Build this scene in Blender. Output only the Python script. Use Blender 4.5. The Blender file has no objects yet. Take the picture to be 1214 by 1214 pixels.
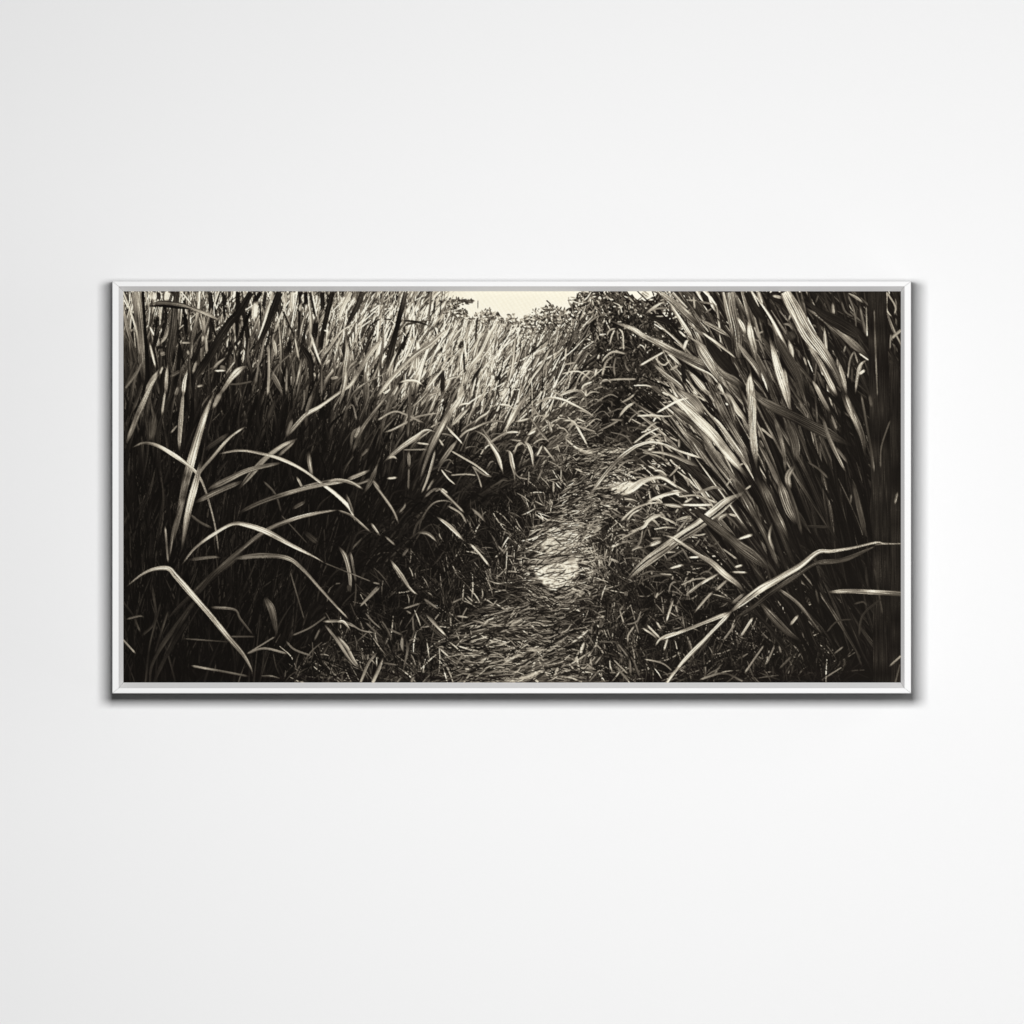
import bpy, bmesh, math
import numpy as np

scene = bpy.context.scene
C = scene.collection
# 1 photograph pixel = 1 mm; x = px - 607, z = 607 - py, the wall is y = 0 and the camera looks along +y
def PX(px): return (px-607.0)/1000.0
def PZ(py): return (607.0-py)/1000.0
FRONT = -0.080                      # front of the frame, metres off the wall

# ---------------------------------------------------------------- camera, light, exposure
cam = bpy.data.cameras.new('camera'); cam_o = bpy.data.objects.new('camera', cam); C.objects.link(cam_o)
cam_o.location = (0, FRONT-40.0, 0); cam_o.rotation_euler = (math.radians(90), 0, 0)
cam.sensor_width = 36.0; cam.lens = 36.0*40.0/1.214; cam.clip_start = 0.1; cam.clip_end = 100
scene.camera = cam_o
world = bpy.data.worlds.new('World'); scene.world = world; world.use_nodes = True
bg = world.node_tree.nodes['Background']
bg.inputs['Color'].default_value = (1, 1, 1, 1); bg.inputs['Strength'].default_value = 0.03
def area(name, loc, target, sx, sy, power, color=(1, 1, 1)):
    l = bpy.data.lights.new(name, 'AREA'); l.shape = 'RECTANGLE'; l.size = sx; l.size_y = sy
    l.energy = power; l.color = color
    o = bpy.data.objects.new(name, l); C.objects.link(o); o.location = loc
    d = [target[i]-loc[i] for i in range(3)]
    el = math.atan2(d[2], math.hypot(d[0], d[1])); az = math.atan2(d[1], d[0])
    o.rotation_euler = (math.radians(90)+el, 0, az-math.radians(90))
    return o
LX, LY, LZ = PX(582), -3.40, PZ(280)
area('softbox', (LX, LY, LZ), (LX+3.40*math.tan(math.radians(15)), 0, LZ-3.40*math.tan(math.radians(25))), 0.86, 0.54, 136.5)
area('fill_lamp', (2.1, -1.1, 0.0), (0.75, 0, 0.0), 0.7, 2.6, 9.5)
vs = scene.view_settings
scene.display_settings.display_device = 'sRGB'
vs.view_transform = 'Standard'; vs.look = 'None'; vs.exposure = 0.0; vs.gamma = 1.0; vs.use_curve_mapping = False
scene.cycles.use_denoising = True

# ---------------------------------------------------------------- materials
def mat(name, color, rough, bump=0.0, scale=300.0, tint=0.0, spec=0.3):
    m = bpy.data.materials.new(name); m.use_nodes = True
    nt = m.node_tree; b = nt.nodes['Principled BSDF']
    b.inputs['Base Color'].default_value = (*color, 1); b.inputs['Roughness'].default_value = rough
    b.inputs['Specular IOR Level'].default_value = spec
    tc = nt.nodes.new('ShaderNodeTexCoord'); n = nt.nodes.new('ShaderNodeTexNoise')
    n.inputs['Scale'].default_value = scale; n.inputs['Detail'].default_value = 4
    nt.links.new(tc.outputs['Object'], n.inputs['Vector'])
    if tint:
        mx = nt.nodes.new('ShaderNodeMix'); mx.data_type = 'RGBA'
        mx.inputs[6].default_value = (*color, 1); mx.inputs[7].default_value = (*[c*(1-tint) for c in color], 1)
        nt.links.new(n.outputs['Fac'], mx.inputs[0]); nt.links.new(mx.outputs[2], b.inputs['Base Color'])
    if bump:
        bp = nt.nodes.new('ShaderNodeBump'); bp.inputs['Strength'].default_value = bump; bp.inputs['Distance'].default_value = 0.0004
        nt.links.new(n.outputs['Fac'], bp.inputs['Height']); nt.links.new(bp.outputs['Normal'], b.inputs['Normal'])
    return m
M_WALL = mat('white_wall_paint', (.80, .80, .80), .95, bump=.12, scale=420, tint=.012, spec=.05)
M_RAIL = mat('white_lacquer', (.77, .768, .765), .55, bump=.1, scale=160, tint=.02, spec=.15)
M_LIP = mat('white_lacquer_shaded', (.63, .622, .617), .6, bump=.15, scale=220, tint=.04, spec=.1)  # same white lacquer, colour darkened to deepen the shade on the sloping lip
M_SIDE = mat('flank_grey_against_glow', (.30, .30, .30), .8, bump=.2, scale=120, tint=.1, spec=.1)  # unseen frame flank, colour darkened so its bounce makes no glow on the wall

def mesh_obj(name, verts, faces, m, parent=None):
    me = bpy.data.meshes.new(name); me.from_pydata(verts, [], faces); me.materials.append(m)
    bm = bmesh.new(); bm.from_mesh(me); bmesh.ops.recalc_face_normals(bm, faces=bm.faces); bm.to_mesh(me); bm.free()
    o = bpy.data.objects.new(name, me); C.objects.link(o); o.parent = parent
    return o

# ---------------------------------------------------------------- the wall
wall = mesh_obj('wall', [(-3, 0, -2.4), (3, 0, -2.4), (3, 0, 2.4), (-3, 0, 2.4), (-3, .12, -2.4), (3, .12, -2.4), (3, .12, 2.4), (-3, .12, 2.4)],
                [(0, 1, 2, 3), (7, 6, 5, 4), (0, 4, 5, 1), (1, 5, 6, 2), (2, 6, 7, 3), (3, 7, 4, 0)], M_WALL)
wall['kind'] = 'structure'; wall['label'] = 'plain smooth white wall behind the framed picture'; wall['category'] = 'wall'

# ---------------------------------------------------------------- the printed picture
LIGHT_ON_CANVAS = 1.205   # so that inks come out at their printed value under the softbox
# ---- hand-placed leaves of the printed picture -------------------------------------------
# every line: tile | widths | tones | x,y x,y ...   (a leading s = streaky broad leaf)
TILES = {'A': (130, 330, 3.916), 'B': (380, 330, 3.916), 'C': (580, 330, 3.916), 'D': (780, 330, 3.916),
         'E': (130, 570, 3.916), 'F': (380, 570, 3.916), 'G': (580, 570, 3.916), 'H': (780, 570, 3.916),
         'a': (146, 345, 7.832), 'b': (300, 345, 7.832), 'c': (455, 345, 7.832), 'd': (600, 345, 7.832),
         'e': (750, 345, 7.832), 'f': (915, 345, 7.832), 'g': (455, 460, 7.832), 'h': (600, 460, 7.832),
         'i': (750, 460, 7.832), 'j': (580, 585, 7.832), 'k': (500, 690, 7.832), 'l': (650, 690, 7.832),
         'm': (400, 690, 7.832), 'n': (735, 575, 7.832)}
FIELD = """
a|45|230|100,20 90,110
a|80|235|285,20 280,92
a|60|228|420,20 400,92
a|30|45|330,20 350,95
s a|85 90 90 80|125 112 90 55|125,15 160,300 190,600 200,900
a|25 30 40 40|20|190,15 205,300 225,600 235,979
a|20|180|215,15 225,150
a|12 16 20 10|220 200 170 120|15,30 70,180 130,380 160,600
a|40 40 40 20|150 140 100 60|15,220 60,400 110,560 140,700
a|40 40 30|20|570,170 585,300 590,450
a|25 30 20|25|400,190 400,300 340,480
a|20 35 15|190|430,330 400,420 340,510
a|14|190|250,330 300,430
a|24|25|310,525 400,530
a|40|140|350,590 400,580
a|14|160|540,485 640,485
a|20|20|520,460 560,640 580,700
a|30|160|600,560 620,600
a|25|180|750,420 740,480
a|30|150|690,650 650,780
a|25|190|770,400 785,600
a|16|170|755,230 765,400
a|25|150|690,20 700,120
a|25|30|930,20 950,280
a|25|40|820,20 840,200
s a|45 60 60 60 40|60 55 50 45 40|510,20 490,150 470,350 440,550 430,750
a|20 18 24 26 20|25|330,220 310,350 290,520 310,650 340,900
a|14 24 10|190|250,480 280,600 310,720
a|20|25|810,270 880,450
a|45 40 30|25|1070,15 1065,200 1060,480
s a|56 66 66 66 70 66 50|30 34 30 28 30 32 34|640,870 720,740 810,600 900,440 1000,290 1090,190 1190,20
a|30|25|1080,480 1130,330 1200,160
s a|10 40 45 40 30 30 20 4|70 110 90 110 130 150 140 160|240,135 350,115 460,125 560,140 650,170 760,210 850,250 930,300
a|14 24 24 8|18|240,145 400,145 520,160 640,170
a|8 30 14|215|960,620 880,680 830,740
a|50|120|900,710 960,722
a|14|180|850,745 960,742
a|40 70 50 40 50|190 190 170 120|1165,700 1090,730 1010,810 920,940 880,979
a|14|80|980,870 1080,865 1210,840
a|40|100|545,740 440,800
a|20 60 70|205 190|340,730 280,830 220,960
a|16|190|375,700 345,780
a|14 40 45|190 200 170|420,680 410,800 400,979
a|8 35 50|180|605,720 575,850 560,979
a|8 35 30|120|190,640 130,760 30,900
a|30|170|180,880 150,979
a|20|200|690,890 750,875
a|30|170|520,890 490,979
b|45|22|0,130 75,20
b|60|190|30,100 20,200 10,280
b|16|30|65,90 80,350
b|60|230|300,20 300,130
b|50|225|370,20 360,200
b|30|40|100,180 120,20
s b|44 54 66 60|70 40 30 32|0,600 60,480 150,280 250,20
b|8 20 20|210|45,470 110,290 190,20
b|25|40|440,20 430,300 420,450
b|40|30|490,20 500,150
b|25|150|450,120 440,200
b|14 16 12|40|275,180 330,300 390,430
b|16 20|200|390,430 430,640
b|24 24 14|50|530,20 560,150 590,270
b|45 45|35|645,20 650,200
b|40|190|720,150 700,300
b|60|35|590,260 570,480
s b|44 44 40 26|30|740,20 700,180 650,400 610,600
s b|30 60 50 40|30|420,460 480,560 540,680 540,900
b|12|220|660,370 710,380
b|12 20 12|180|530,380 590,570 640,700
b|22|100|640,690 640,979
b|50 40 30|210|905,20 830,180 790,300
s b|50 45 20|70 55 30|1020,15 960,170 860,330
b|6 14 30 30 14|200 210 190 170|970,300 900,330 810,390 720,520 640,620
b|16 14 14 6|30|1190,260 1110,310 1050,390 1040,440
b|20|215|720,640 670,690
b|20 30 20|130|740,590 760,700 760,790
b|24|150|150,500 150,800 140,979
b|20 40 20|200|190,440 210,560 220,620
b|14|120|60,640 30,860
b|24|130|720,820 800,800
b|40|28|350,440 320,600
b|20 40 20|120|180,740 230,850 280,979
b|16 20|120|315,700 310,950
b|20|140|460,620 430,750 400,900
b|10|90|490,620 500,690 480,790
b|14|150|570,760 580,800
b|14 30 10|170|975,640 910,690 890,740
b|30 60 40 30|210 190 170 150|870,450 880,600 850,800 840,979
c|12|30|0,265 80,270
c|20 25 25|130|440,20 430,150 410,300
c|20|60|480,80 460,240
s c|40 45 40 60 50|90 45 35 40 30|205,20 170,160 110,400 60,600 30,740
c|16 20 8|50|170,280 300,290 430,330
c|14 30 30|40|250,350 180,500 100,650
c|10|120|560,150 510,270
c|14 16 10|210|570,230 500,280 450,350
c|10|220|620,190 590,240
c|5|110|875,90 873,170
c|20|50|868,250 850,480
c|24 50|210|310,460 330,600
c|60|200|310,600 300,750
c|14 30 20|200|800,290 770,400 690,540
c|30|60|740,460 690,540
c|14 20|50|740,560 750,760
c|20 30|50|1100,720 1040,860
c|40 50|30|550,730 545,979
c|10 14 14|190|680,600 600,620 530,740
c|14 24 12|215|910,380 870,500 830,640
c|12 20 10|210|1060,400 980,540 900,640
c|10 30 20|40|920,680 850,790 800,890
c|16 45 45 45 40|225 215 210 200|1070,260 980,420 890,600 800,720 750,900
c|10 25 25|200|300,410 220,590 160,710
c|14 24 24 14|215|140,855 220,835 300,840 370,880
c|40|160|130,870 80,979
c|20|170|530,930 440,880
c|20 30|190|450,870 370,979
c|20|180|525,935 410,979
c|24|200|1140,900 1090,979
d|20 14|70|100,440 60,640
d|14 24 20|220|90,410 60,700 20,870
d|12 24 24 20|215|410,530 330,690 250,800 200,900
d|16 16 10|210|510,570 460,590 440,650
d|14|170|560,520 545,650
d|8 14 10|190|540,690 600,675 665,670
d|12|200|660,680 620,740
d|14 14 6|190|740,320 830,250 880,230
d|12|170|1020,350 960,370 930,430
d|12|160|1010,360 980,420 960,500
d|12|160|1040,350 1080,400 1090,560
d|12|140|1030,360 1040,470
d|14 20 16 8|175|1120,590 1000,570 930,610 880,680
d|16|140|1000,600 930,660 900,750 890,800
d|14|150|1020,610 1000,700 1010,800
d|14|130|1100,610 1110,700 1150,760
d|30|180|840,720 820,800
d|8 12 12 6|190|510,775 620,750 700,760 790,830
d|14|190|790,740 720,800 690,850
d|8 14 14|190|870,850 1000,825 1214,820
d|8 16 10|190|810,840 720,880 700,930
d|10|170|400,930 500,960
d|10 20 20 8|190|480,979 600,930 700,935 740,979
d|20|190|865,590 850,640
g|30|110|235,590 235,740
g|16|100|235,740 230,950
g|20|200|0,60 70,10
g|40|130|70,60 20,230
g|20 30 16 24|170 140 110 130|235,30 245,200 230,330 225,460
g|14 24 24|200|250,190 340,110 430,10
g|16 20 24 10|200|515,30 420,60 370,130 340,190
g|12 20 14|210|1060,155 1150,165 1214,205
g|20 24 14|190|1214,230 1170,320 1130,410
g|12|120|910,370 1000,500 1080,600
g|8 16 30 40 8|140 160 190 200 180|830,390 930,440 1000,540 1060,640 1110,800
g|20 40 40 14 8|215 200 170 110|1120,575 1170,600 1190,690 1210,780 1220,900
g|10 24 20 8|190|1000,180 960,240 880,290 840,350
g|8 16 20 20 18 14|190|1130,320 1040,310 940,330 850,370 760,410 690,480
g|24 40 40 30|190 150 110 60|690,480 640,540 560,650 490,740
g|16 30 24 6|225|1214,405 1150,415 1060,460 950,535
g|10 14 14 12 6|150|0,260 110,220 220,250 310,290 380,330
g|10 16 20 26 20 14|190 180 160 150|510,235 400,250 300,275 200,330 80,390 0,415
g|10|170|430,370 540,310
g|14|160|300,510 430,525
g|10|140|180,575 400,570
g|10 24 50 45 45 30|210 200 180 180 160|490,410 390,395 300,460 180,540 80,620 0,690
g|12 45 40 20|215 200 180|805,175 730,240 660,320 610,370
g|10 14 14|220|810,145 740,150 690,170
g|24 50 55 60 55 40 30 20|200 190 190 175 150 130 110 70|755,20 700,110 600,250 530,380 470,490 420,600 370,750 330,880
g|14|190|530,425 600,435 660,460
g|8 20 16 6|215|580,350 640,420 690,470 740,530
g|14|190|510,470 560,545
g|10 14 16 6|170|620,580 740,650 860,720 1000,830
g|10 14 6|180|530,750 600,840 670,900
g|8|150|560,755 640,790
g|10|130|620,810 760,800 860,810
g|10|140|830,730 880,830 910,930
g|12 24 20 14|190|480,570 450,700 400,860 350,979
g|24 14|150|470,840 400,960
g|10 24 10|230|40,660 90,640 130,665
g|20|150|30,840 130,830
g|20|140|530,930 470,960
g|18|170|530,930 600,979
g|14|230|640,260 660,258
h|20 36 20|200|190,60 100,230 20,360
h|8 24 20 14 16 8|200 210 190|750,190 740,110 700,45 640,30 540,60 480,90
h|20|220|740,10 735,80
h|6 14 18 24 24 20 8|170 190 200 210 210 200|820,275 730,210 610,150 520,110 420,95 330,120 240,165
h|10 24 20 10|200|190,190 240,180 290,240 340,280
h|14 24 8|220|230,280 160,300 80,315
h|24 14|210|230,285 265,340
h|14 14 6|170|260,310 320,400 400,510
h|20 26 10|210|360,290 400,340 420,420
h|14 20 24|225|130,410 50,410 -10,420
h|14|200|280,395 200,440
h|20 36 14 6|210 180|175,500 220,560 250,680 260,740
h|12|150|35,480 150,495
h|14|200|340,525 280,640
h|14 14|190|345,540 460,690
h|10|150|290,630 390,635
h|10 14 18 14 8|190|520,305 620,310 680,400 730,490 770,570
h|8 14 12 6|170|560,260 640,340 740,380 840,410
h|8 14 10|140|840,410 960,350 1050,300
h|16|190|960,295 1090,300
h|14 24 20|190|1040,280 1110,190 1200,130
h|10 16 14|180|1060,140 1140,100 1200,50
h|14|170|660,210 720,215 780,250
h|14|190|640,280 740,320
h|10|180|480,370 540,380 580,430
h|14 16 8|190|630,745 690,770 720,810
h|14|190|440,860 440,979
h|10|130|60,730 110,820 210,850
h|12|120|340,750 290,860
B|14 26 26 22 12 12 20 20 18|215 215 210 205 205 200 180 120 60|295,270 230,350 175,440 140,495 90,530 0,595 -60,630 -110,680 -160,740
c|24 45 50 45 45 35 34 24|215 215 205 195 180 175 175 120|630,340 540,400 430,500 300,590 180,700 60,830 0,910 -80,1010
A|26 22 14|190 180 150|1100,420 1090,500 1070,580
A|10 28 20|190 160 110|235,440 195,500 140,620 80,770
A|10 14|170 150|262,520 245,640
A|10 24 14|170 160|345,520 330,700 325,800
A|28 16|150|520,530 480,610
A|16|90|160,480 110,620
A|20|95|195,640 190,760
A|30 26|70|215,620 200,760
A|6|160|320,680 285,720
A|26|70|555,720 500,760 440,800
A|10 14 20|170 140 110|630,690 560,740 480,830 420,900 380,979
A|14 28 40 42 34 26 10|190 185 170 160 145 120 80|490,530 450,620 400,780 355,950 330,1070 290,1250
A|20|120|850,650 820,740
A|28|80|770,565 735,660
A|20|100|945,530 910,640
A|16|110|1165,690 1130,720 1120,790
A|18|100|750,440 800,530
A|6 16 20 16 8 7 6 4|235 225 215 200 180 150 140 120|110,785 160,765 220,775 300,820 370,870 410,910 445,979 490,1140 510,1280
A|14 22 30 16|170 140 110|870,745 800,780 720,840 650,920 600,979
A|16|140|865,750 780,830
A|30 24 20|110 130 150|460,979 560,930 650,890 800,855
A|26 16|120|925,800 930,860 945,930
A|10|140|870,920 900,979
A|6 8 10|150|860,979 960,950 1060,935 1140,955 1214,935
A|5 10 14 16 14 12 17 18 4|190 195 200 205 220 235 220|510,815 600,800 690,810 800,840 900,890 990,955 1050,1000 1110,1060 1145,1135
B|16|100|355,495 300,560 200,690 150,810
B|6|150|265,660 340,620 400,635 470,670
B|12|120|420,480 415,600 405,740
B|16|130|185,685 155,750
B|12|120|225,790 185,830
B|6|140|120,610 150,590 170,660
B|18|120|230,890 160,920 120,935
B|10|170|200,940 240,935 280,979
B|12|160|30,945 80,935 140,945 200,979
B|8|160|700,870 760,910 800,920
B|10 16 8|190|955,545 910,610 865,690 850,720
B|12|200|980,655 1020,710 1060,760
B|14|180|1055,655 1075,720
B|10|190|1130,740 1190,790 1214,800
B|10 14 6|190|945,755 975,790 990,880
B|5 10 22 24 18 14|190 160 120 70|270,850 240,930 200,1000
E|40 34 26 10|60 50 40|620,330 480,440 350,560 260,650
E|24 26 20 10|55 50 40|410,540 260,740 200,850 190,930
E|18 20 16|48|390,570 300,720 230,900
E|12|50|200,480 215,640 150,720
E|10|45|240,560 190,760 170,930
E|10|50|275,600 210,800
E|14 20 20|40|210,930 260,820 370,640
E|8|60|65,560 110,620 145,700
E|8|90|80,640 140,625 165,630
E|8|120|65,735 125,800
E|5|80|840,420 905,640
E|4|70|800,160 920,290
E|20 34 30 10|150 190 150 90|425,-90 405,0 370,130 335,330
E|30|110|360,0 340,100
E|18 14 6|130 90|340,100 300,220 280,360
E|10|130|260,210 275,380
E|10|80|715,0 770,60 800,150
E|24|110|400,100 500,50 620,0
E|16|80|850,130 910,95
E|14|90|370,150 420,190 480,220
E|44 36 20|110 90 60|725,540 755,600 780,720
E|26 20 14|150 120 80|1065,305 1095,350 1115,430 1120,520
E|10|130|1120,330 1145,470
E|26|60|905,235 970,290
E|14|120|1100,60 1135,160
E|20 24 20 14|60 110 150 170|600,150 700,100 850,50 980,20 1100,5
E|14 8|90|470,585 580,595 610,640 670,715
E|16 14|120|370,365 480,352 520,355
E|20 26 20 14 10 6|110 100 130 150 190|580,360 700,345 820,355 890,400 980,500 1110,640
E|6 16 22 20 24 24 20|190 170 130 90 60 45|1060,135 960,150 850,180 730,230 600,330 480,440 400,540
E|10|150|1060,135 1130,165 1214,240
E|4|110|1000,380 1100,420 1214,465
E|5 10 14 14 24 28 20 12 4|130 190 220 225 210 200|335,390 400,310 480,250 570,200 640,205 740,240 850,300 950,350 1000,380
E|3 8 18 26 30 26 24 26 24 16 4|100 170 215 215 190 180 150|80,490 150,435 210,408 275,405 310,440 380,520 460,610 550,720 620,800 660,870 665,905
E|14 10|160|990,650 1080,650 1150,680
E|10 18 14 6|165 120|1000,665 1060,740 1120,830 1165,870
E|10|110|950,740 980,680
E|10|130|640,800 720,775 830,800
E|5|110|640,800 770,720
E|6|90|850,715 930,680 1010,625
E|5|80|350,730 560,745
E|10|110|380,855 520,880 650,905
E|7|80|560,720 680,720
E|8|90|820,740 860,780 940,810
F|10 14 6|150|240,0 300,80 340,140 365,200
F|8|120|365,150 390,120 395,100
F|10|70|430,260 450,200 490,160
F|12|110|480,80 520,45 555,32
F|12|170|550,35 600,80 670,150
F|10 20 8|180|540,165 600,210 670,280
F|10|190|695,290 740,340 785,395
F|10 16 4|170|700,125 740,160 770,195
F|8|140|590,115 650,150 680,200
F|10 18 6|110|450,240 500,245 545,285
F|16 6|170|235,195 275,250
F|10|150|300,255 350,300
F|14 22 8|200 150|325,365 370,430 430,520
F|8|90|480,550 540,590
F|10 6|140|270,485 185,580
F|12|110|410,310 380,350
"""
GROUND = """
h|24|160|870,660 980,665
j|14 20 12|200|500,375 600,330 740,310
j|14|30|560,372 740,328
j|16|50|600,410 680,480
j|8|110|620,440 800,400
j|20|50|250,590 500,600
j|20|60|480,590 760,570
j|14|50|300,660 520,655
j|10|50|480,755 620,720
j|10|110|540,690 700,690
j|9|100|600,780 700,730
j|12 24 10|170|720,225 880,185 1000,130
j|40|200|960,360 1040,300
j|16|170|1000,190 1140,150
j|40|180|840,340 920,340
j|30|200|980,700 950,770
j|24|190|880,590 850,640
j|24|200|1110,600 1210,640
j|24|215|1130,500 1214,460
j|14|150|150,575 230,580
j|14|140|80,480 150,560
j|12|100|290,10 340,90 380,170
j|10|90|160,20 220,90
j|14|160|450,380 500,330
j|20 40 30|190|650,880 780,890 870,930
j|14|170|340,690 300,720
k|14 30 26 8|150|40,295 120,370 190,460 240,510
k|10 14 8|90|0,330 100,430 200,520
k|14|100|20,150 160,250
k|14|180|415,120 480,180
k|14|150|400,135 280,190
k|10 20|180|680,190 800,270
k|16|170|320,310 440,325
k|20 30|190|450,345 600,385
k|20 30|190|740,400 950,400
k|16|170|620,380 760,410
k|16 20|180|720,460 960,410
k|10 24|170|700,530 830,470
k|12 16|180|440,550 620,495
k|10 24|190|720,540 820,555
k|30 30|200|1040,370 1180,400
k|24|20|950,370 1020,440
k|20|180|985,355 1050,430
k|10 20 10|190|330,585 450,620 640,665
k|10|150|630,630 730,735
k|10 16 12|180|160,600 220,660 260,690
k|10 20 16 8|190|170,680 230,770 270,860 290,920
k|14|170|460,830 390,930
k|30 20|190|540,720 630,700
k|16|160|410,650 600,690
k|14 20|130|400,640 310,780
k|16|160|630,750 770,715
k|20 40 50|170|740,740 780,850 820,920
k|24|190|800,680 790,750
k|16|180|940,650 840,690
k|20|130|1000,700 920,900
k|12 20 16|170|1070,690 1110,770 1180,890
k|20 34 30|195|1060,690 1035,790 1030,890
k|16|190|1100,690 1180,780
k|20|190|1000,860 1080,920
k|10|170|320,450 350,530
k|10|170|410,460 410,500
k|10|170|455,440 465,490
k|30|170|400,800 450,800
k|12|150|310,830 450,810
k|14|150|560,900 620,860
k|14|160|660,920 720,880
l|60 40|45|250,130 380,230
l|16 24 24 10|200|90,60 190,70 290,120 360,190
l|24|110|370,600 320,780
l|20|190|290,620 240,740
l|20 40 30|215|340,540 310,620 300,680
l|20 30|215|265,680 280,820
l|14|170|350,560 370,600
l|20 30 16|200|380,430 300,500 200,570
l|10 14|200|300,830 440,828
l|8 24|190|350,740 420,820
l|20|180|390,700 400,770
l|10 16 10|170|110,870 200,880 310,920
l|12|150|490,790 370,925
l|16|180|190,740 240,810
l|30|190|100,770 50,870
l|14|160|160,740 60,880
l|14|70|600,540 740,660
l|14|120|640,560 740,690
l|12 14|150|600,710 740,850
l|24|90|630,780 740,910
l|24|140|750,700 765,860
l|20|110|780,700 850,880
l|20|200|910,390 1040,520
l|24|200|870,420 980,490 1010,530
l|20|150|1000,360 1050,440
l|20 24 20|160|1160,150 1120,270 1090,370
l|30 20|170|1110,500 1070,640
l|20|140|1180,210 1200,290
l|10 14 14 8|160|890,710 1000,730 1080,760 1150,820
l|16|150|800,400 740,490 740,560
l|14|130|810,380 840,480
l|12|130|860,260 820,360 720,390
l|14|180|660,260 700,210
l|12|130|660,250 700,380
l|14 24|190|440,325 530,310
l|20|110|500,340 470,480
l|14|160|430,560 480,610 520,670
l|14|150|490,680 430,760
l|20|180|1020,90 990,150
l|40|150|720,80 720,130
l|14|190|240,240 300,270
m|16 16 8|190|0,230 50,280 100,330
m|30 30 10|170 170 140|0,365 60,365 130,450
m|14 14 10|160|110,370 220,440 340,465
m|30 40 36 14|160 150 150 120|0,495 90,600 150,710 210,790
m|12 16 10|150|400,40 310,130 210,225
m|14|90|170,0 175,80 160,230
m|50|60|110,20 110,90
m|16|150|330,0 400,15
m|20 24 10|160|640,10 700,80 750,115
m|14 16 8|130|260,280 330,360 410,430
m|14 20 10|120|260,365 350,450 430,520
m|14|90|410,350 470,440 510,530
m|10 20|140|610,245 780,190
m|16|110|640,260 690,290
m|16|110|700,310 710,460
m|20|130|480,430 610,490
m|20 40 16|130|605,490 605,590 620,650
m|24 30 20 10|110 130 150|640,510 655,610 630,740 610,830
m|16 30 30 8|150|820,290 900,380 960,440 1020,500
m|10 14 8|90|760,300 850,390 1000,510
m|16|110|810,150 930,240
m|24 30 30|150|370,650 290,750 220,920
m|16 40 40|140|430,690 390,790 330,925
m|24 10|160|410,740 570,765
m|14|150|280,720 290,660
m|14|90|220,640 270,720
m|30|150|720,845 690,920
m|16|120|600,870 560,920
m|14|130|130,590 120,640
m|16|100|50,850 40,920
m|12|140|660,540 750,510
H|10|120|190,920 300,890 390,925
H|8|140|490,760 400,890
H|8|130|540,760 500,850
H|10|110|560,870 620,810
H|9|150|560,760 570,800
"""
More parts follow.
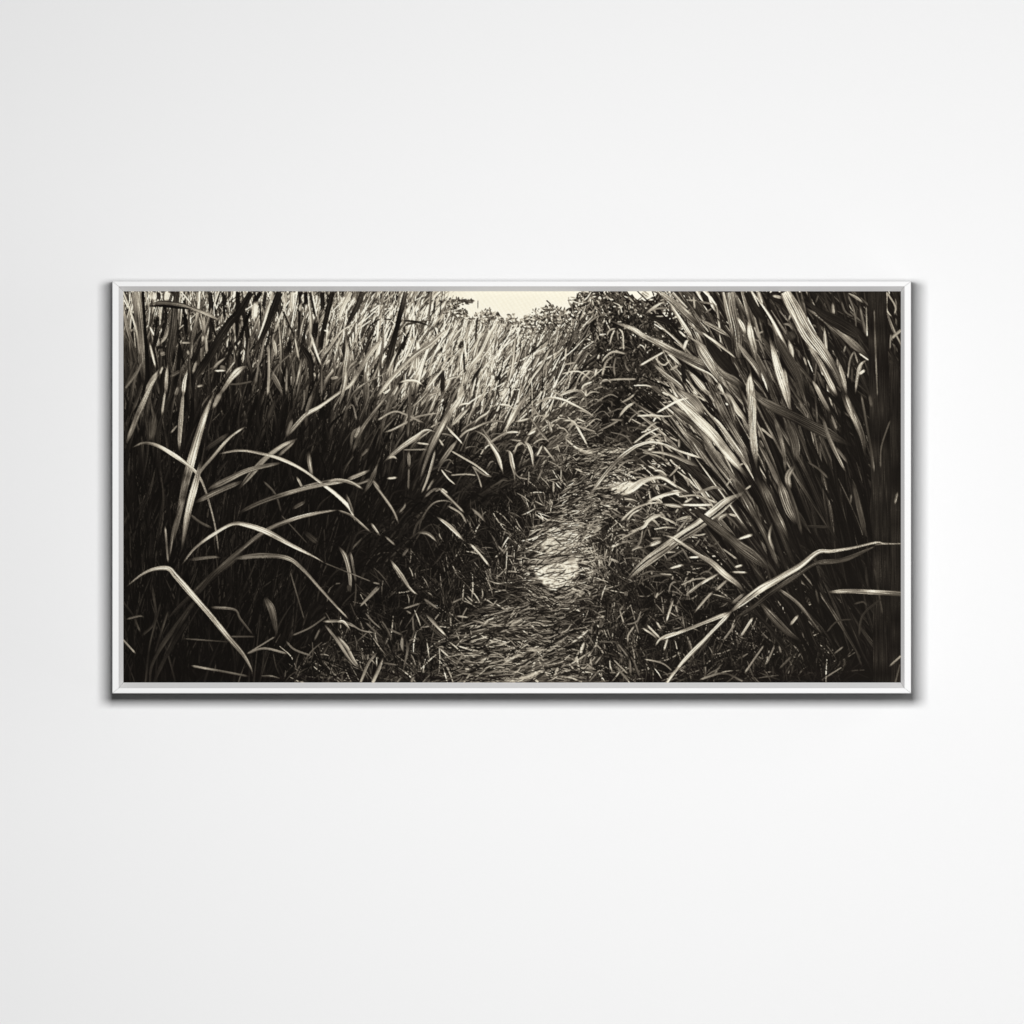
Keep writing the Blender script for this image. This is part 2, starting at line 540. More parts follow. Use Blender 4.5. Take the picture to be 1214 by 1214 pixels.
RIGHT = """
e|50|240|90,20 150,60
e|20|225|200,40 215,50
e|70 90 60|35|120,240 250,260 380,320
e|20 30 10|160|110,220 220,140 300,100
e|10 16 8|150|180,180 250,165 340,170
e|8|140|210,240 290,240
e|16|190|560,50 575,180
e|12|160|500,90 600,95
e|16|120|600,100 760,130
e|10|150|670,210 740,160
e|12|150|230,600 230,650 290,690 350,640
e|60 90 110|30|1050,20 1120,150 1214,300
e|40 120 140 80|28|640,420 780,600 950,800 1000,870
e|45 40|25|460,640 480,900
e|16|220|420,370 500,440
e|16 30 24|210|520,450 490,490 475,560
e|20 30 20|215|310,570 380,630 450,700
e|14 20 14|220|60,700 180,630 300,560
e|20|180|340,740 430,690
e|50|90|170,880 270,960
e|20|215|270,940 340,979
s e|24 50 50 40|190 170 150|180,670 300,780 430,880 500,970
e|20 60 60|170 160 140|500,730 590,830 700,970
e|20 30|170|520,850 600,960
s e|40 60 70 50 20|130 130 130 90 60|270,30 400,130 500,220 600,320 700,400
e|24 30 40 40|190 180 180 160|330,110 420,240 510,380 560,470
e|30|160|370,20 450,110 520,180
s e|20 40 45 10|150 170 160|600,250 700,310 820,380 910,440
s e|30 45 60 70 80 90 60|210 190 155 140 130 120 110|-200,285 0,355 100,420 220,480 350,550 500,620 650,690 720,760
e|8 14 18 16 10|190|280,550 450,640 600,720 720,780 800,870
s e|70 110 110 90 80|160 140 150 150 140|560,430 640,560 720,680 800,800 880,930
e|10 24 24 8|220|630,380 740,460 850,540 960,630
s e|30 60 90 90|110 100 90 70|740,640 820,760 950,840 1040,890
s e|70 90 80 20|160 140 110 60|900,20 930,200 970,400 990,700
e|30 35 30 20|185 165 140|840,20 870,180 900,300 930,450
e|20 45 20|215|965,245 1010,320 1050,410
s e|20 70 60 10|190 180 150 130|1075,240 1090,400 1130,550 1150,670
s e|30 60 60 40|160 140 120 100|960,470 1060,600 1150,720 1200,850
e|40|180|1160,20 1200,140
e|14|160|1150,410 1214,375
e|30|200|790,850 850,979
f|30|160|0,50 90,70
f|10 30 10|160|710,30 780,70 850,120
f|30|100|810,140 870,430
f|8|150|870,150 880,430
f|12 16 8|120|700,40 760,200 780,370
f|20 40|140|560,110 570,230
f|10|90|430,40 400,120
f|14|110|640,100 680,200 760,250
f|10 40 20|190|480,330 495,500 510,600
f|14|140|680,510 660,580
f|12 16 8|160|760,560 720,650 700,820
f|12|150|760,560 795,680
f|10 40 24 12|200|880,640 820,690 790,800 770,960
f|24|190|860,735 800,780
f|20|60|740,700 740,860
f|90|60|150,380 200,460
f|20 30 20|130|95,310 160,320 200,380
f|14|170|150,280 180,200
f|10|140|60,180 150,290
f|20 14|170|290,610 320,700
f|14|170|240,330 240,380
f|10 24|120|410,650 390,880
f|16|150|370,830 430,960
f|50 50 14|170|150,460 180,560 190,680
s D|16 36 44 50 36 10|225 220 215 205 195 160|515,275 535,340 560,430 590,520 605,580 615,640
f|60|190|100,720 130,900
s f|30 90 110 110 90|110 70 60 55 50|0,300 60,480 150,640 230,780 300,979
f|10|150|0,300 50,430
s f|20 45 60 80 80|190 150 120 90 50|310,160 430,240 560,330 720,470 890,620
s f|30 60 130 150 130|38 32 30|240,70 360,140 480,230 650,320 890,470
f|10|190|800,580 900,650
f|10 40|140|600,620 600,740
f|20 60 30|150|610,640 640,760 690,960
s f|110 140 150 130 110 70|195 185 175 160 150 130|120,15 220,200 330,400 450,560 580,760 690,979
f|40 50 50|175 170 160|330,500 450,690 600,979
f|10 20 30|30|400,560 500,700 620,900
f|16 14 8|150|1065,20 1060,170 1110,250
f|14 14 10|150|1070,30 1140,150 1130,230
f|30|150|1195,370 1130,420 1100,460
f|12|110|1100,400 1090,550
f|40 20|100|1090,650 1170,740
s f|200 220 200 230|33 33 30 26|970,-40 985,700 1010,2000 1030,3800
f|110|34 32 28|1130,520 1140,1500 1150,3800
f|6 12 8|130 150 100|945,180 955,500 975,979
i|60 80 90 120|25|980,330 1080,560 1150,800 1180,979
s i|60 130 90|150 130 110|400,10 560,140 660,260
i|30|190|560,20 610,70
i|14|190|540,60 620,90 680,130
i|40|160|650,15 720,70
i|30|160|770,40 840,50
i|16|160|760,180 840,200
s i|50 70 70 60|130 120 120 100|740,60 840,250 960,450 1080,620
i|45 60 60|185 170|860,15 950,180 1060,320
i|20 50 40 4|215|820,15 890,120 930,230 950,330
s i|10 45 60 60 40|210 190 170 150|690,220 790,330 900,480 1000,620 1060,720
s i|8 60 80 50|210 130 90 60|430,380 520,440 620,520 680,620
s i|60 90 60 50 50 40 30|100 100 120 130 140 150 130|300,130 430,230 560,330 660,450 760,600 900,790 1040,940
i|10 50 80 100 100 90 80 40|205 225 220 215 200 180 150 100|260,15 380,90 500,190 620,310 740,430 850,570 950,690 1070,840
i|10 20 20 10|215|530,90 420,120 310,180 210,240
i|8 16 16 8|190|30,260 180,255 280,265 380,260
i|10 16 10|180|250,365 120,430 0,520
i|14|160|260,420 100,500
i|12|160|230,315 160,360 100,420
i|14|150|250,450 270,560 290,640
i|26|170|290,440 310,510
i|14|170|330,450 430,500
i|20|150|430,470 430,560
i|12 24 30 45 30|220 200 160 110|130,595 250,600 380,630 500,680 620,730
i|10 24 20 18 24 30 30 34 36 30 16|225 225 220 215 215 220 220 205 190 190 185|660,660 500,610 390,570 300,530 170,505 60,530 0,560 -110,640 -220,760 -310,870 -390,975
h|14 16 14 8|180|1214,670 1130,675 1060,720 1030,770
i|10 30 20|180 60 40|60,655 120,720 190,790
i|14|200|140,580 210,550
i|14|170|190,770 260,770 320,820
i|16|150|0,780 90,730
i|14 16 8|190|440,710 380,780 330,830
i|12|190|920,830 860,915
i|14|170|500,820 520,920
i|14|160|380,800 390,900
i|20 80 60 40 30 20 8|225 230 230 225 200|-110,1010 0,930 100,860 220,830 300,845 400,910 500,970
i|40|220|340,975 440,960
i|20 24 24 10|200|560,979 660,950 760,920 840,950
s i|30 95 90 80 70 30|215 195 185 170 150 120|1085,-130 1090,0 1110,200 1110,400 1130,600 1150,760
e|8 80 100|220 205 190|1090,760 1085,850 1090,985
i|14|200|975,720 1030,700
i|14|180|1040,945 1100,900
i|30|100|1170,480 1214,560
i|14|150|1160,390 1180,470
s D|46 50 56 60 30|95 70 58 55 45|420,520 500,580 620,640 760,710 900,780
D|16 30|110|460,760 520,870 570,979
s D|50|75|590,650 630,760 640,850
D|30|170|630,870 600,920 610,979
D|10|90|690,850 750,890 790,930
D|6|90|1075,660 1035,780 1030,880
D|16|80|980,540 990,600
D|14|90|820,780 880,860
D|20|140|720,480 760,560 800,630
D|10|130|800,630 830,710
D|10|150|470,690 540,750
D|24 16|130|540,650 580,790 590,900
D|16 22 10|110|760,640 800,760 870,900
D|12|70|940,540 980,760 1000,900
D|44 34 20|130 110 80|850,530 880,590 940,720 960,830
D|26 10|130|870,540 910,660
s H|50|120|560,0 600,120 640,200
s H|40|90|480,0 540,140 600,260
H|18|80|590,0 640,140 665,250
s H|24 26 20|60 90|360,0 420,110 490,240 560,400
H|30|60|900,0 930,120 960,260
H|8|100|895,60 890,110
H|14|110|1110,50 1095,110
H|14|60|680,210 800,215
H|14|130|530,190 515,260 540,330
H|6|60|780,700 830,650 900,640
H|6|100|815,800 860,765
H|8|120|1070,860 1125,810
H|6|80|1100,930 1120,850
H|14|170|650,620 610,670
H|14 16 6|120 90|560,500 640,560 700,630 760,710
s H|30 40 24|90 60|470,560 540,640 600,700 660,740
H|10|60|910,770 945,860
H|8|55|1000,400 1040,620
H|10|50|930,720 950,620 1040,540
H|8|70|730,500 745,570
H|8|60|905,570 950,560 970,580
n|16 20 10|215|510,0 570,40 640,75
n|14 20 14|160|700,80 870,25 950,45
n|20 30 36 16|200|230,165 330,120 450,80 590,60
n|20 16 16 16 8|190|0,340 70,270 150,210 260,170 350,165
n|10 40 20|220|380,175 500,190 600,205
n|20 20 20|215|560,180 720,185 870,180
n|20|200|590,165 680,115
n|8 16 18 20|215|530,110 690,95 800,130 900,165
n|14|200|720,200 810,225
n|14|200|540,215 510,260
n|20 40 36 20 20|210 200 180|430,260 330,290 260,330 210,390 60,440
n|12|170|0,500 100,450 210,390
n|12|190|60,330 120,260 190,225
n|10 24 14|190|500,330 600,300 660,280
n|14|170|640,290 520,440
n|20|150|600,350 690,310
n|16|160|470,300 430,255
n|24 40 20|200|1000,265 930,300 910,340
n|14 24|190|1000,265 1090,290
n|14 26|220|450,775 590,735
n|16|190|630,670 740,665
n|12|160|360,820 490,830
n|8 20 14|200|100,610 160,580 220,575
n|16|170|280,495 390,490
n|40|150|270,560 390,510
n|16|150|0,530 150,515
n|12|120|210,410 180,540 110,600
n|12|140|640,460 720,465 800,450
n|12 16|160|940,580 1090,690
n|20|170|1060,760 1140,740
n|18|160|1030,805 1180,810
n|10|110|870,550 920,520
n|10|130|740,500 690,570
n|12|120|600,590 430,690
n|24|210|300,800 290,830
n|10|140|490,840 480,880
s n|60 110 110 110 105 105 95 60 20|220 215 205 190 180 165 150 120 70|1140,70 1000,150 880,250 740,360 560,480 380,610 220,730 100,840 10,950
n|10 16 12 14|25|1090,110 940,220 840,300 600,460 500,530
n|8 10 12 8|40|460,560 300,660 160,770 40,900
l|24 20 6|50|720,10 640,100 530,210
s n|30 60 80 90 100 120 120 80|110 70 70 100 90 80 70 60|600,200 720,260 840,350 1000,470 1100,560 1214,640 1300,710 1400,800
n|14 24 30 34 60 70 60 60|190 180 150 150 150 170 160|390,460 490,490 600,560 720,640 850,720 960,820 1080,910 1140,979
n|40 10|220|1230,455 1080,505
n|20 26 16|210|920,815 800,880 640,975
n|16 40|130|1000,870 880,979
G|12 16|210|1000,460 960,490 910,530
G|14 10 6|130|1040,510 1000,550 950,610
H|16|150|400,520 340,570
s H|6 24 20 24 24 10|60 70 60|1010,300 860,365 740,380 640,440 520,520 430,590 350,640
H|3|120|1128,291 1050,292 1000,296
H|4|100|1000,305 900,350 820,378 740,384
s H|3 5 10 14 16 24 30 34 36 30 20|150 195 205 205 195 185 190 215 220 215|1128,290 1050,290 1010,285 900,310 800,325 740,330 660,390 560,450 460,510 380,570 330,610
H|24 16 14 4|220|335,607 200,660 100,700 0,740
H|22 16 20 16 10|205 190 180|340,605 230,720 130,820 90,870 45,930
l|14 20 20 8|220|1214,460 1100,490 1030,530 990,590
l|20 24 20|215|1214,780 1150,850 1100,925
H|10|150|440,630 380,725
H|8|150|360,660 300,740
s H|20 22 24 26|180 160 150|790,515 900,510 1000,515 1128,522
"""

AX, AY, AW, AH = 146.0, 345.2, 922.0, 464.2      # print area, in photograph pixels
S = 3
MX = [146,210,275,340,405,470,535,600,665,730,795,860,925,990,1068]
MY = [345,380,415,450,485,520,560,600,640,680,720,765,809]
MT = [[150,120,130,135,160,170,190,190,160, 74, 75, 88, 58, 45, 34],
      [ 90, 85,100,115,135,162,168,168,112, 50, 70, 75, 58, 48, 34],
      [ 55, 53, 64, 75,110,140,162,168, 95, 40, 55, 69, 58, 47, 30],
      [ 39, 39, 39, 48, 69,121,143,157,110, 35, 58, 75, 55, 37, 22],
      [ 33, 34, 24, 31, 41, 66,105,121,100, 29, 82, 81, 49, 27, 20],
      [ 26, 28, 22, 19, 26, 35, 40, 48, 75, 42, 80, 75, 41, 22, 20],
      [ 18, 20, 18, 16, 18, 23, 26, 28, 67, 85, 78, 63, 33, 19, 20],
      [ 20, 22, 22, 14, 16, 19, 21, 22, 69, 78, 70, 62, 30, 20, 22],
      [ 17, 18, 20, 18, 18, 22, 28, 46,129, 56, 46, 42, 30, 24, 26],
      [ 16, 17, 18, 18, 18, 23, 26, 44,123, 48, 41, 37, 30, 23, 26],
      [ 15, 16, 16, 17, 20, 21, 37, 62, 56, 36, 33, 30, 27, 22, 26],
      [ 14, 15, 16, 18, 34, 35, 52, 77, 64, 38, 32, 29, 26, 22, 26],
      [ 14, 14, 16, 26, 44, 44, 51, 88, 69, 44, 36, 30, 24, 20, 24]]

def bilin(ys, xs, grid, px, py):
    g = np.array(grid, float); xs = np.array(xs, float); ys = np.array(ys, float)
    px = np.clip(px, xs[0], xs[-1]-1e-3); py = np.clip(py, ys[0], ys[-1]-1e-3)
    i = np.searchsorted(xs, px, side='right')-1; j = np.searchsorted(ys, py, side='right')-1
    u = (px-xs[i])/(xs[i+1]-xs[i]); v = (py-ys[j])/(ys[j+1]-ys[j])
    return (g[j,i]*(1-u)+g[j,i+1]*u)*(1-v)+(g[j+1,i]*(1-u)+g[j+1,i+1]*u)*v

def blur(a, r):
    for ax in (0, 1):
        for _ in range(2):
            p = [(0,0),(0,0)]; p[ax] = (r+1, r)
            c = np.cumsum(np.pad(a, p, mode='edge'), axis=ax)
            a = (np.take(c, range(2*r+1, c.shape[ax]), axis=ax)-np.take(c, range(0, c.shape[ax]-2*r-1), axis=ax))/(2*r+1)
    return a

def paint_print():
    rng = np.random.default_rng(11)
    W, H = int(AW*S), int(AH*S)
    yy, xx = np.mgrid[0:H, 0:W]
    px = (xx+.5)/S+AX; py = (yy+.5)/S+AY
    mean = bilin(MY, MX, MT, px, py)
    img = (mean*0.34).astype(np.float32)
    def tone_at(x, y): return float(bilin(MY, MX, MT, np.array([x]), np.array([y]))[0])

    def stroke(pts, ws, gs, streak=.22, edge=.35, a0=1., taper=None):
        p = (np.array(pts, float)-(AX, AY))*S
        n = len(p)
        if n > 2:                                     # Catmull-Rom through the points
            q = np.vstack([2*p[0]-p[1], p, 2*p[-1]-p[-2]]); out = []
            for k in range(n-1):
                a, b, c, d = q[k:k+4]
                m = max(3, int(np.hypot(*(c-b))/2))
                t = np.linspace(0, 1, m, endpoint=False)[:, None]
                out.append(.5*(2*b+(c-a)*t+(2*a-5*b+4*c-d)*t*t+(3*b-a-3*c+d)*t**3))
            p = np.vstack(out+[p[-1:]])
        seg = np.hypot(*np.diff(p, axis=0).T); L = np.concatenate([[0], np.cumsum(seg)])
        if L[-1] < 1: return
        m = max(4, int(L[-1]/.42)); s = np.linspace(0, L[-1], m)
        x = np.interp(s, L, p[:, 0]); y = np.interp(s, L, p[:, 1])
        tx = np.gradient(x); ty = np.gradient(y); tl = np.hypot(tx, ty)+1e-9
        nx, ny = -ty/tl, tx/tl
        if nx[m//2] < 0: nx, ny = -nx, -ny
        u = s/L[-1]
        hw = np.interp(u, np.linspace(0, 1, len(ws)), ws)*S*.5
        if not taper:
            e = max(2., .5*float(hw.max()))
            hw = hw*np.clip(np.minimum(s+.4*e, L[-1]-s+.4*e)/e, 0, 1)**.6
        g = np.interp(u, np.linspace(0, 1, len(gs)), gs)
        al1 = a0+(1-a0)*np.clip(u*2.5, 0, 1) if a0 < 1 else None
        if taper:                                     # both ends run out thin and sink into what lies behind
            tl_ = min(taper*L[-1], 2.4*float(hw.max())*2+2)
            cut = [min(p[q][0], W-p[q][0], p[q][1], H-p[q][1]) < 4*S for q in (0, -1)]   # runs out of the picture
            d = np.minimum(s+(1e4 if cut[0] else 0), L[-1]-s+(1e4 if cut[1] else 0))/tl_
            fl = .22 if L[-1] > 10*float(hw.max()) else .42
            hw = hw*(fl+(1-fl)*np.clip(d, 0, 1)**.7)
            al1 = np.clip(.1+d*1.2, 0, 1)
        wm = float(hw.max())*2
        k = max(4, int(wm/.5)+1); v = np.linspace(-1, 1, k)
        uu, vv = u[:, None], v[None, :]
        wt = wm/S                                     # width in photograph px
        sh = 1+np.zeros((m, k))
        thin = min(1., max(0., (wt-1.1)/1.6)); streak = streak*thin; edge = edge*thin    # a hairline carries no inner modelling
        nv = max(1., wt/1.5)
        for _ in range(3):
            f = nv*rng.uniform(.5, 1.25)
            sh = sh+streak*.6*np.cos(math.pi*f*vv+rng.uniform(0, 6.3)+rng.uniform(-1.5, 1.5)*uu)*(.6+.4*np.cos(rng.uniform(2, 8)*uu+rng.uniform(0, 6)))
        side = rng.choice([-1, 1], p=[.4, .6])
        sh = sh*(1+edge*.5*side*vv)
        sh = sh*(1-edge*.75*np.clip((np.abs(vv)-.7)/.3, 0, 1)) if wt > 2. else sh
        if True:                                      # fibres running along the leaf, light changing along it
            nr, nc = max(2, int(L[-1]/S/16)+1), max(2, int(wt*1.5))
            gr = rng.normal(0, 1, (nr, nc)); gq = uu*(nr-1.001); gi = gq.astype(int); gf = gq-gi
            cidx = np.minimum(((vv+1)/2*nc).astype(int), nc-1)
            if wt > 1.3: sh = sh*(1+streak*.75*(gr[gi, cidx]*(1-gf)+gr[np.minimum(gi+1, nr-1), cidx]*gf))
            lv = 1+.2*rng.normal(0, 1, nr); sh = sh*(lv[gi]*(1-gf)+lv[np.minimum(gi+1, nr-1)]*gf)
        t = np.clip(g[:, None]*sh, 8, 240)
        jit = rng.random((2, m, k), dtype=np.float32)*1.1-.05                   # dithered, so hairlines do not bead
        ix = np.floor(x[:, None]+nx[:, None]*hw[:, None]*vv+jit[0]-.5).astype(int)
        iy = np.floor(y[:, None]+ny[:, None]*hw[:, None]*vv+jit[1]-.5).astype(int)
        ok = (ix >= 0)&(ix < W)&(iy >= 0)&(iy < H)
        if al1 is not None:
            al = np.broadcast_to(al1[:, None], t.shape)
            ix, iy, t, al = ix[ok], iy[ok], t[ok], al[ok]
            img[iy, ix] = img[iy, ix]*(1-al)+t*al
        else:
            img[iy[ok], ix[ok]] = t[ok]

    def curve(x, y, ang, ln, bend):                   # a blade from its root; ang from vertical, + = right
        a = math.radians(ang); b = math.radians(ang+bend)
        mx_, my_ = x+math.sin(a)*ln*.5, y-math.cos(a)*ln*.5
        return [(x, y), (mx_, my_), (mx_+math.sin(b)*ln*.5, my_-math.cos(b)*ln*.5)]

    # ---- sky, with the far bushes' ragged outline
    skx = [146,240,300,400,440,470,515,520,540,560,562,592,600,612,640,662,676,684,700,740,748,765,780,790,1068]
    sky = [345,345,345,352,362,362,362,372,372,382,374,374,380,384,376,370,366,350,340,340,352,356,350,345,345]
    line = np.interp(px[0], skx, sky)+np.interp(np.arange(W), np.arange(0, W, 9), rng.normal(0, 2.2, len(np.arange(0, W, 9))))
    skymask = (py < line[None, :])
    img[skymask] = 243
    toplight = np.clip((385-py)/40, 0, 1)*np.clip((560-px)/60, 0, 1)
    img[:] = img*(1-toplight)+toplight*np.clip(mean*1.15, 0, 235)
    def dab(x, y, ln, w, ang, g, bend=0, **kw): stroke(curve(x, y, ang, ln, bend), [w*.5, w, w*.3], [g], **kw)
    def bush(n, x0, x1, top, bot, tones, ln=(1.5, 4.2)):
        for _ in range(n):
            x = rng.uniform(x0, x1); c = 1-abs((x-x0)/(x1-x0)*2-1)**2
            y = rng.uniform(top+(bot-top)*(1-c)*.5, bot)
            dab(x, y, rng.uniform(*ln), rng.uniform(.8, 1.7), rng.uniform(-120, 120), np.clip(rng.choice(tones)*rng.lognormal(0, .3), 20, 240), a0=.35)
    bush(110, 518, 562, 356, 360, [90, 110])
    bush(700, 516, 560, 362, 400, [45, 60, 80, 130, 190])
    bush(420, 560, 594, 368, 392, [80, 110, 150, 200])
    bush(260, 596, 616, 374, 400, [90, 130, 180])
    bush(1100, 612, 690, 364, 410, [70, 95, 130, 180, 210])
    for _ in range(26): dab(rng.uniform(528, 560), rng.uniform(355, 362), rng.uniform(2, 6), 1.4, rng.uniform(60, 110), 80)
    for p in ([(648,357),(653,362),(656,369)], [(640,372),(650,369),(656,369)], [(684,350),(687,366)], [(690,346),(686,366)], [(700,352),(688,366)]): stroke(p, [1.2], [110])
    for _ in range(3600):                             # thicket behind the path
        x = rng.uniform(668, 830); y = rng.uniform(343, 470)
        if y < np.interp(x, skx, sky)+2 or (x < 690 and y > 400 and rng.random() < .7): continue
        g = tone_at(x, y)*rng.lognormal(.0, .75)
        big = rng.random() < .2
        dab(x, y, rng.uniform(8, 17) if big else rng.uniform(2, 6.5), rng.uniform(.8, 1.7), rng.normal(0, 60), np.clip(g, 14, 225), rng.uniform(-45, 45))
    for _ in range(900):                              # darkness where the path turns out of sight
        x = rng.uniform(688, 775); y = rng.uniform(430, 528)
        dab(x, y, rng.uniform(3, 10), rng.uniform(.9, 1.8), rng.normal(0, 50), np.clip(rng.lognormal(3.6, .55), 16, 150), rng.uniform(-60, 60))
    # ---- the tall cane on the left
    yb = lambda x: np.interp(x, [146,300,360,430,500,560,600,650,700], [830,830,790,725,655,612,600,560,505])
    N = 11500
    ys = np.sort(rng.uniform(350, 850, N))
    for k in range(N):
        x = rng.uniform(138, 686); y = ys[k]
        if y > yb(x)+4: continue
        top_ = np.interp(x, skx, sky) if x > 505 else 300
        if y < top_+14: continue
        far = np.clip((x-330)/330, 0, 1)*np.clip((585-y)/170, 0, 1)
        lean = np.interp(x, [146, 300, 450, 600, 690], [1, 7, 15, 25, 34])
        ln = rng.uniform(55, 150)*(1-.62*far)
        w = rng.lognormal(.62, .42)*(1-.5*far); w = min(w, 5.5)
        ln = min(ln, max(12., (704-x)/max(.2, math.sin(math.radians(lean+6)))))
        if x > 505: ln = min(ln, max(14, (y-top_-rng.uniform(0, 9))*1.12))
        xt = np.clip(x+ln*.8*math.sin(math.radians(lean)), 146, 1067); yt = max(346, y-ln*.8)
        tb, tm, tt = tone_at(np.clip(x, 146, 1067), min(y, 808)), tone_at((x+xt)/2, (y+yt)/2), tone_at(xt, yt)
        f = min(rng.lognormal(.0, .62-.2*far), 2.4)
        if rng.random() < .26: f *= .32
        stroke(curve(x, y+8, rng.normal(lean, 11-4*far if x > 430 or rng.random() < .85 else 22), ln, rng.normal(5, 14)),
               [w*.6, w, w*.85, w*.5, w*.08], [np.clip(tb*f*.7, 9, 215), np.clip(tm*f, 9, 226), np.clip(tt*f*1.05, 9, 232)], streak=.3, edge=.5, a0=.0)
    for k in range(620):                              # taller, broader blades standing in it
        x = rng.uniform(140, 560); y = rng.uniform(400, 600)+rng.uniform(0, 60)
        if y > yb(x): continue
        lean = np.interp(x, [146, 300, 450, 600], [1, 8, 17, 27]); ln = rng.uniform(50, 130)*np.interp(x, [146, 560], [1, .6])
        if x > 470: ln = min(ln, max(20, y-np.interp(x, skx, sky)-rng.uniform(0, 12)))
        w = rng.uniform(2.2, 5.4)*np.interp(x, [146, 560], [1, .62])
        xt = np.clip(x+ln*.8*math.sin(math.radians(lean)), 146, 1067); yt = max(346, y-ln*.8)
        f = rng.choice([.35, .8, 1.25, 1.6])*rng.lognormal(0, .2)
        stroke(curve(x, y, rng.normal(lean, 11), ln, rng.normal(6, 16)), [w*.5, w, w*.9, w*.5, w*.06],
               [np.clip(tone_at(x, min(y, 808))*f*.8, 10, 215), np.clip(tone_at((x+xt)/2, (y+yt)/2)*f, 10, 225), np.clip(tone_at(xt, yt)*f, 10, 232)], streak=.34, edge=.45, a0=0.)
    for k in range(900):                              # blades along the path's edge, rising and arching over it
        t = rng.random(); x = np.interp(t, [0, 1], [380, 690])+rng.normal(0, 18); y = yb(x)-rng.uniform(-6, 80)*(1-.35*t)
        ln = rng.uniform(28, 88)*(1-.45*t)
        g = np.clip(tone_at(x, min(y-ln*.4, 808))*rng.lognormal(.1+.3*t, .6), 12, 215); gb = np.clip(tone_at(x, min(y, 808))*.5, 10, 120)
        wf = rng.uniform(1., 2.3)*(1-.35*t)
        p = curve(x, y, rng.normal(14+14*t, 16), ln*.65, rng.uniform(8, 30)); q = curve(*p[-1], rng.uniform(50, 80), ln*.4, rng.uniform(30, 70))
        stroke(p+q[1:], [wf*.7, wf, wf, wf*.8, .3], [gb, g*.8, g, g, g*.8], a0=0.)
    # ---- ground litter
    cn = rng.lognormal(0, .42, (60, 80)); cd = rng.normal(0, 1, (40, 54))
    def clump(x, y, gr, sz):
        gx, gy = (x-140)/sz, (y-340)/sz; i, j = int(gx), int(gy); fx, fy = gx-i, gy-j
        return (gr[j, i]*(1-fx)+gr[j, i+1]*fx)*(1-fy)+(gr[j+1, i]*(1-fx)+gr[j+1, i+1]*fx)*fy
    PY = [505, 535, 560, 590, 625, 650, 690, 740, 809]; PX = [708, 712, 715, 700, 668, 660, 655, 620, 600]; PW = [32, 36, 32, 28, 27, 32, 40, 70, 84]
    for k in range(21000):
        x = rng.uniform(330, 1000); y = 505+307*rng.random()**.9
        if y < yb(x)-6 or (x > 690 and y < np.interp(x, [690, 760, 830, 1000], [505, 590, 640, 730])): continue
        onp = abs(x-np.interp(y, PY, PX)) < np.interp(y, PY, PW)
        g = tone_at(x, y)*rng.lognormal(-.2, .85)*clump(x, y, cn, 13)
        size = np.interp(y, [505, 640, 809], [.5, .8, 1.15])
        if onp: ang = 82+18*clump(x, y, cd, 19)+rng.normal(0, 13); ang += 180 if rng.random() < .5 else 0; g *= 1.1
        else: ang = 55*clump(x, y, cd, 19)+rng.normal(0, 42)
        dab(x, y, rng.uniform(9, 32)*size, rng.uniform(.5, 1.1)*size, ang, np.clip(g, 10, 212), rng.normal(0, 11), a0=.35)
    # ---- fine arcs on the right bank, then the broad leaves
    for k in range(760):
        x = rng.uniform(690, 860); y = rng.uniform(445, 690)
        if x < np.interp(y, [445, 490, 520, 560, 600, 690], [765, 752, 728, 705, 715, 760]): continue
        g = np.clip(tone_at(x, y)*rng.lognormal(.25, .6), 18, 225)
        ln = rng.uniform(12, 42)
        stroke(curve(x+ln*.5, y+ln*.2, rng.normal(-58, 22), ln, rng.uniform(-75, 10)), [.9, rng.uniform(1.2, 2.4), 1.2, .4], [g*.6, g, g*1.05])
    for k in range(1300):
        x = rng.uniform(800, 1080); y = rng.uniform(350, 760)
        if y > np.interp(x, [800, 860, 960, 1080], [520, 660, 780, 830]): continue
        g = np.clip(tone_at(min(x, 1067), y)*rng.lognormal(-.6, .8), 12, 190)
        ln = rng.uniform(50, 170)
        stroke(curve(x+ln*.2, y+ln*.45, rng.normal(-26, 11), ln, rng.normal(-4, 9)), [1.5, rng.uniform(1.6, 5.2), rng.uniform(1.6, 4.6), .4], [g*.7, g, g*1.1], streak=.34, edge=.45, a0=.3)
    # ---- even the local means out towards the plan
    cur = blur(img.astype(np.float64), 18*S); want = blur(np.where(skymask, 243., mean), 18*S)
    gain = np.clip((want+4)/(cur+4), .6, 1.5)
    img[:] = np.where(skymask, img, img*gain)
    def hand(txt, thin=1., dim=1.):
        for ln in txt.strip().split('\n'):
            tile, ws, gs, pts = ln.split('|')
            st = tile.startswith('s '); x0, y0, sc = TILES[tile[-1]]
            P = [tuple(map(float, q.split(','))) for q in pts.split()]
            P = [(x0+a/sc, y0+b/sc) for a, b in P]
            stroke(P, [float(w)/sc*(.84 if st and txt is RIGHT else 1. if st else thin) for w in ws.split()], [float(v)*(dim if max(q[1] for q in P) > 470 else 1.) for v in gs.split()], streak=.42 if st else .3, edge=.34, taper=.3)
    hand(FIELD, .84, .93)
    def bare(poly, tone, soft=2.2):                    # trodden bare earth, ragged edge, faint ripples across
        P = np.array(poly, float); x0, y0 = P.min(0)-6; x1, y1 = P.max(0)+6
        sl = (slice(max(0, int((y0-AY)*S)), int((y1-AY)*S)), slice(max(0, int((x0-AX)*S)), int((x1-AX)*S)))
        qx, qy = px[sl], py[sl]; n = qx.shape
        wob = blur(rng.normal(0, 1, n), 3)*9; qx2 = qx+wob*1.5; qy2 = qy+blur(rng.normal(0, 1, n), 3)*4
        ins = np.zeros(n, bool)
        for (ax_, ay_), (bx_, by_) in zip(P, np.roll(P, -1, 0)):
            c = ((ay_ > qy2) != (by_ > qy2)); ins ^= c & (qx2 < (bx_-ax_)*(qy2-ay_)/(by_-ay_+1e-9)+ax_)
        m = blur(ins.astype(float), 3)*np.clip(1+.35*blur(rng.normal(0, 1, n), 2)*3, 0, 1)
